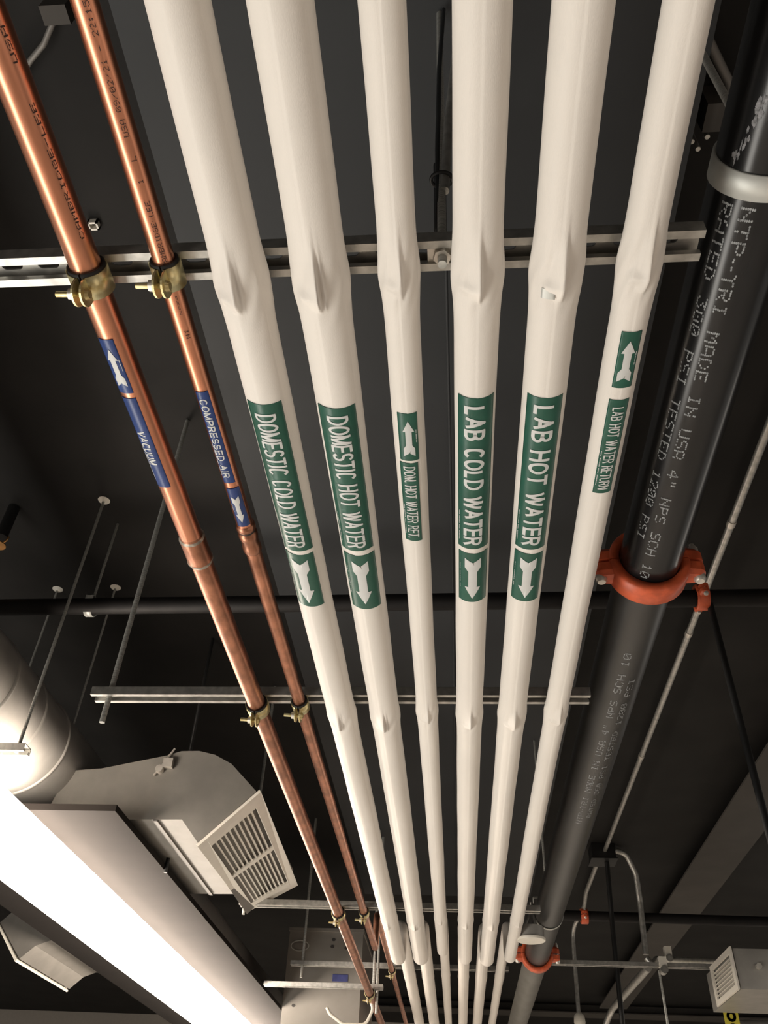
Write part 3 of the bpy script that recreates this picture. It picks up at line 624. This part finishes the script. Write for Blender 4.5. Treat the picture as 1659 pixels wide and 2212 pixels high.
q = aY(648, 2043, 6.0); b = disc_mb(q, .062, .034, 6.0, .004, .006); em = b.build('emblem', M['galvband'], t)
sub(disc_mb(q, .042, .018, 5.998, .002), 'emblem_centre', M['unit'], em)
q = aY(735, 2113, 6.0); MB().box((q.x-.05, 5.994, q.z-.02), (q.x+.05, 6.0, q.z+.02)).build('sticker', M['navy'], t)
for u, v in ((721, 2030), (718, 2045), (748, 2048), (634, 2172)):
    q = aY(u, v, 6.0); disc_mb(q, .012, .009, 6.0, .003).build('knockout', M['dark'], t)
cable('drain_hose', [aY(706, 2176, 5.5), aY(712, 2190, 5.5), aY(740, 2212, 5.5), aY(790, 2214, 5.5), aY(806, 2180, 5.5), aY(800, 2160, 5.5)], .009, 'pale looping hose hanging in front of the grey unit', 'hose', M['white'], 10, .05)
# ------------------------------------------------------------------ small register box, yellow strip and duct at lower right
t = empty('air_register', (1.6, 5.2, .99), 'small white side register on a grey duct box at the lower right', 'register', 'registers at the right')
MB().box((1.478, 5.0, .99), (2.5, 5.62, 1.183)).build('duct_box', M['duct'], t)
register(((1.470, 4.99, 1.19), (1.470, 5.46, 1.19), (1.470, 5.46, .988), (1.470, 4.99, .988)), Vector((-1, 0, 0)), '', t, 1, 7)
q = aY(1638, 2088, 5.0); MB().tube([q+Vector((0, .004, 0)), q-Vector((0, .02, 0))], .016, 6).build('bolt', M['zinc'], t)
ty = empty('yellow_tape', (1.56, 5.8, .8), 'yellow hanging tape strip with black digits beside the small register', 'tape')
x0 = aY(1541, 2080, 5.8).x; x1 = x0+.085
tp = MB().box((x0, 5.8, .55), (x1, 5.803, 1.26)).build('strip', M['yellow'], ty)
tm = MB(); zt = aY(1568, 2183, 5.8).z; ww = x1-x0-.03
for pl in stroke_text('100', .17, ww, .016):
    n0 = tm.add([(x0+x1-(x0+.015+ww/2+b_)+0, 5.798, zt-.17+a) for a, b_ in pl]); tm.face(range(n0, n0+len(pl)))
sub(tm, 'digits', M['cord'], tp)
t = empty('round_duct', (2.3, 6.9, .95), 'round ribbed duct just showing in the lower right corner', 'duct')
b = MB(); prof = []
rs = []
for i in range(30):
    x = 1.93+i*.04; rr = .24+(.005 if i % 3 == 0 else 0)
    rs.append([(x, 6.9+rr*cos(2*pi*k/40), .93+rr*sin(2*pi*k/40)) for k in range(40)])
b.rings(rs).build('shell', M['duct'], t)
# ------------------------------------------------------------------ small ceiling items
t = empty('flexible_lead', aZ(90, 90, CZ-.02), 'thin curved lead on the black ceiling at the upper left', 'cable')
MB().tube(bend([aZ(38, 175, 2.03), aZ(66, 130, 2.02), aZ(95, 95, 2.02), aZ(116, 45, 2.03)], .05), .007, 8).build('lead', M['ductdark'], t)
q = aZ(118, 33, 2.0); MB().box((q.x-.03, q.y-.02, 2.0), (q.x+.03, q.y+.02, CZ-.002)).build('connector', M['beam'], t)
q = aZ(203, 485, 2.04); b = MB()
for d0, d1 in (((-.014, -.012), (.014, -.007)), ((-.014, .007), (.014, .012)), ((-.014, -.012), (-.009, .012)), ((.009, -.012), (.014, .012))): b.box((q.x+d0[0], q.y+d0[1], 2.03), (q.x+d1[0], q.y+d1[1], CZ-.001))
tag(b.build('ceiling_clip', M['white']), 'tiny white square clip on the black ceiling between the copper pipes', 'clip')
t = empty('beam_clamp', aZ(1545, 255, 1.95), 'dull brown box and flexible lead between the white and black pipes at upper right', 'junction box')
q = aZ(1552, 248, 1.97); MB().box((q.x-.035, q.y-.035, 1.95), (q.x+.05, q.y+.03, CZ-.003)).build('body', M['beam'], t)
MB().tube(bend([aZ(1505, 40, 2.0), aZ(1532, 90, 2.0), aZ(1556, 140, 2.0), aZ(1578, 185, 2.0), aZ(1570, 225, 1.99)], .05), .011, 10).build('lead', M['ductdark'], t)
for u, v in ((1493, 302), (1526, 292), (1506, 318)): q = aZ(u, v, 1.96); MB().cyl((q.x, q.y, 1.95), (q.x, q.y, CZ-.003), .006, 8).build('stud', M['galv'], t)
q = aZ(8, 1160, 1.9); t = empty('fire_sprinkler', q, 'small dark sprinkler head with copper glints at the left edge of the ceiling', 'sprinkler')
MB().cyl((q.x-.01, q.y, q.z), (q.x-.01, q.y, CZ-.002), .022, 14).build('body', M['cord'], t)
MB().tube([(q.x-.01+.03*cos(a), q.y, q.z-.035*abs(sin(a))) for a in [pi*i/12 for i in range(13)]], .004, 8).build('frame_arms', M['brass'], t)
MB().cyl((q.x-.01, q.y, q.z-.04), (q.x-.01, q.y, q.z-.036), .03, 16).build('deflector', M['brass'], t)
